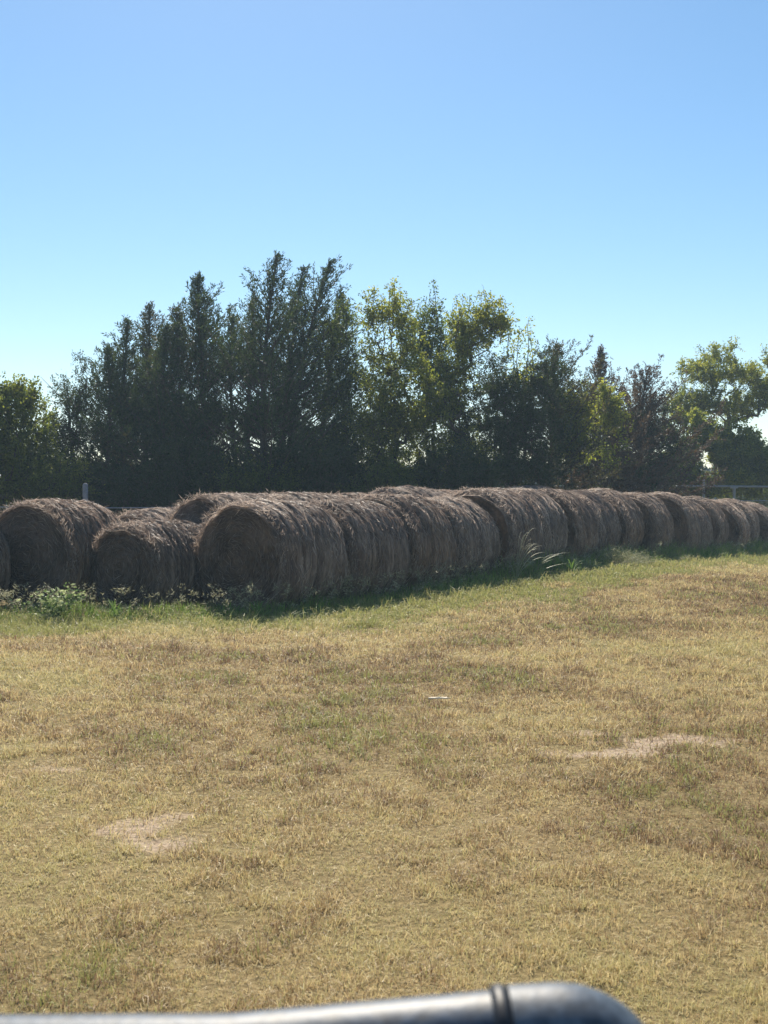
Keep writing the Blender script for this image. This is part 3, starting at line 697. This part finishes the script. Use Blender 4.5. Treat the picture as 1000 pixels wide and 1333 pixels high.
broadleaf(935, 43, [(930, 490, 42, 30), (975, 505, 40, 28), (895, 500, 26, 26), (940, 462, 18, 14), (1012, 500, 36, 45), (905, 525, 30, 20), (955, 535, 45, 16), (890, 530, 18, 18), (1000, 470, 10, 10)], 360, 110, M_yel, 'spreading yellow-green oak with an open gap under its crown', 11, r0=.2, base=940, leaf=.075, shoots=[(925, 447, 40), (948, 452, 35), (905, 462, 35), (885, 478, 35), (962, 470, 30), (1000, 462, 40)])
broadleaf(915, 41, [(910, 585, 45, 32), (950, 598, 45, 30), (990, 606, 36, 24), (880, 600, 32, 45), (955, 572, 26, 14), (1020, 615, 30, 30), (925, 628, 70, 22), (895, 560, 30, 22)], 420, 130, M_yel, 'low green tree under the spreading oak', 12, r0=.1, leaf=.1)
# far wood across the field
rg = np.random.default_rng(5); n = 60000
xw = rg.uniform(-75, 95, n); tw = 3.6+2.4*fbm(xw*.09, xw*0+3, 91, 3)+.8*fbm(xw*.7, xw*0, 92, 2)
P = np.stack([xw, 112+rg.normal(0, 3, n), rg.random(n)**.8*tw*.8], 1)
lf = Mesh(); leaves(lf, P, rg.normal(0, 1, (n, 3)), rg.uniform(.4, .9, n), .45, np.clip(rg.normal(.45, .2, n), 0, 1), rg)
o = lf.build('far_wood', M_dark); kind(o, 'stuff', 'low dark wood far across the field behind the tree belt', 'wood')
# understorey
for k, (px, py, rx, ry, d, m_, lb) in enumerate([
    (55, 628, 45, 40, 27, M_oli, 'dark low shrub at the foot of the left trees'),
    (160, 632, 55, 26, 28, M_dark, 'dark shrub below the leftmost cedars'),
    (245, 612, 45, 46, 28, M_dark, 'dark shrub below the sharp spired cedar'),
    (335, 634, 55, 22, 28, M_dec, 'dark shrub below the tallest cedar'),
    (425, 616, 42, 40, 28, M_dark, 'dark shrub below the slender cedar'),
    (505, 634, 50, 22, 28, M_dec, 'low shrub below the tallest yellow-green tree'),
    (590, 620, 42, 36, 28, M_dark, 'low shrub below the tree leaning right'),
    (884, 618, 34, 30, 40.5, M_dec, 'green shrub behind the left end of the pipe fence'),
    (1000, 640, 60, 16, 42, M_dec, 'low green shrub behind the pipe fence at the right')]):
    o = broadleaf(px, d, [(px, py, rx, ry), (px-25, py+8, rx*.8, ry*.9), (px+25, py+8, rx*.8, ry*.9)], 120, 130, m_, lb, 50+k, r0=.05, leaf=.05)
    o.name = 'shrub'; o['category'] = 'shrub'; o['group'] = 'shrubs under the tree belt'

# ------------------------------------------------------------------ tube rail by the camera
M_tube = simple('dark_blue_paint', (.022, .046, .08), .5, 0, 90, .55, .06)
d = .8
def q3(px, py, dd): return np.array([X_(px, dd), dd, Z_(py, dd)])
t = thing('tube_rail', 'dark blue tube rail with a collar and rounded elbow, close to the camera', 'rail', (X_(760, d), d, 0))
o0 = np.array([X_(760, d), d, 0])
r = .034
a = q3(-400, 1334+r*1500/d, d*1.0)-o0; b = q3(300, 1329+r*1500/d, d)-o0; c = q3(656, 1297+r*1500/d, d)-o0
ms = Mesh(); ms.tube([a, (a+b)/2, b, (b+c)/2, c], r, 32); ms.build('rail', M_tube, t, True)
dr = (c-b)/np.linalg.norm(c-b)
ms = Mesh(); ms.tube([c-dr*.006, c-dr*.005, c, c+dr*.005, c+dr*.006], [r, r+.003, r+.004, r+.003, r], 32); ms.build('collar', simple('collar_dark', (.02, .022, .026), .5), t, True)
r2 = .0365; e = []
c2 = c+dr*.006; cc = c2+dr*.03
for f_ in np.linspace(0, 1, 14):
    an = f_*math.pi/2; R2 = .045
    e.append(cc+dr*R2*math.sin(an)+np.array([0, 0, -1])*R2*(1-math.cos(an))-np.array([0, 0, .001]))
ms = Mesh(); ms.tube([c2]+e, [r2]*15, 32); ms.build('elbow', simple('dark_blue_rubber', (.07, .09, .115), .5, 0, 90, .45, .06), t, True)
ms = Mesh(); ms.tube([e[-1], e[-1]*np.array([1, 1, .5]), np.array([e[-1][0], e[-1][1], 0.0])], r, 24); ms.build('post', M_tube, t, True)
ms = Mesh(); ms.tube([a, np.array([a[0], a[1], 0.])], r, 24); ms.build('post', M_tube, t, True)

# ------------------------------------------------------------------ air
ms = Mesh(); ms.box((0, 60, 4.5), (70, 90, 6.0))
m = bpy.data.materials.new('air'); m.use_nodes = True; N = m.node_tree.nodes; N.clear()
out = N.new('ShaderNodeOutputMaterial'); v = N.new('ShaderNodeVolumePrincipled')
v.inputs['Density'].default_value = .0013; v.inputs['Color'].default_value = (.6, .82, 1, 1); v.inputs['Anisotropy'].default_value = .2
m.node_tree.links.new(v.outputs[0], out.inputs['Volume'])
o = ms.build('haze', m); kind(o, 'stuff', 'thin bluish sunlit haze in the air over the field', 'haze')
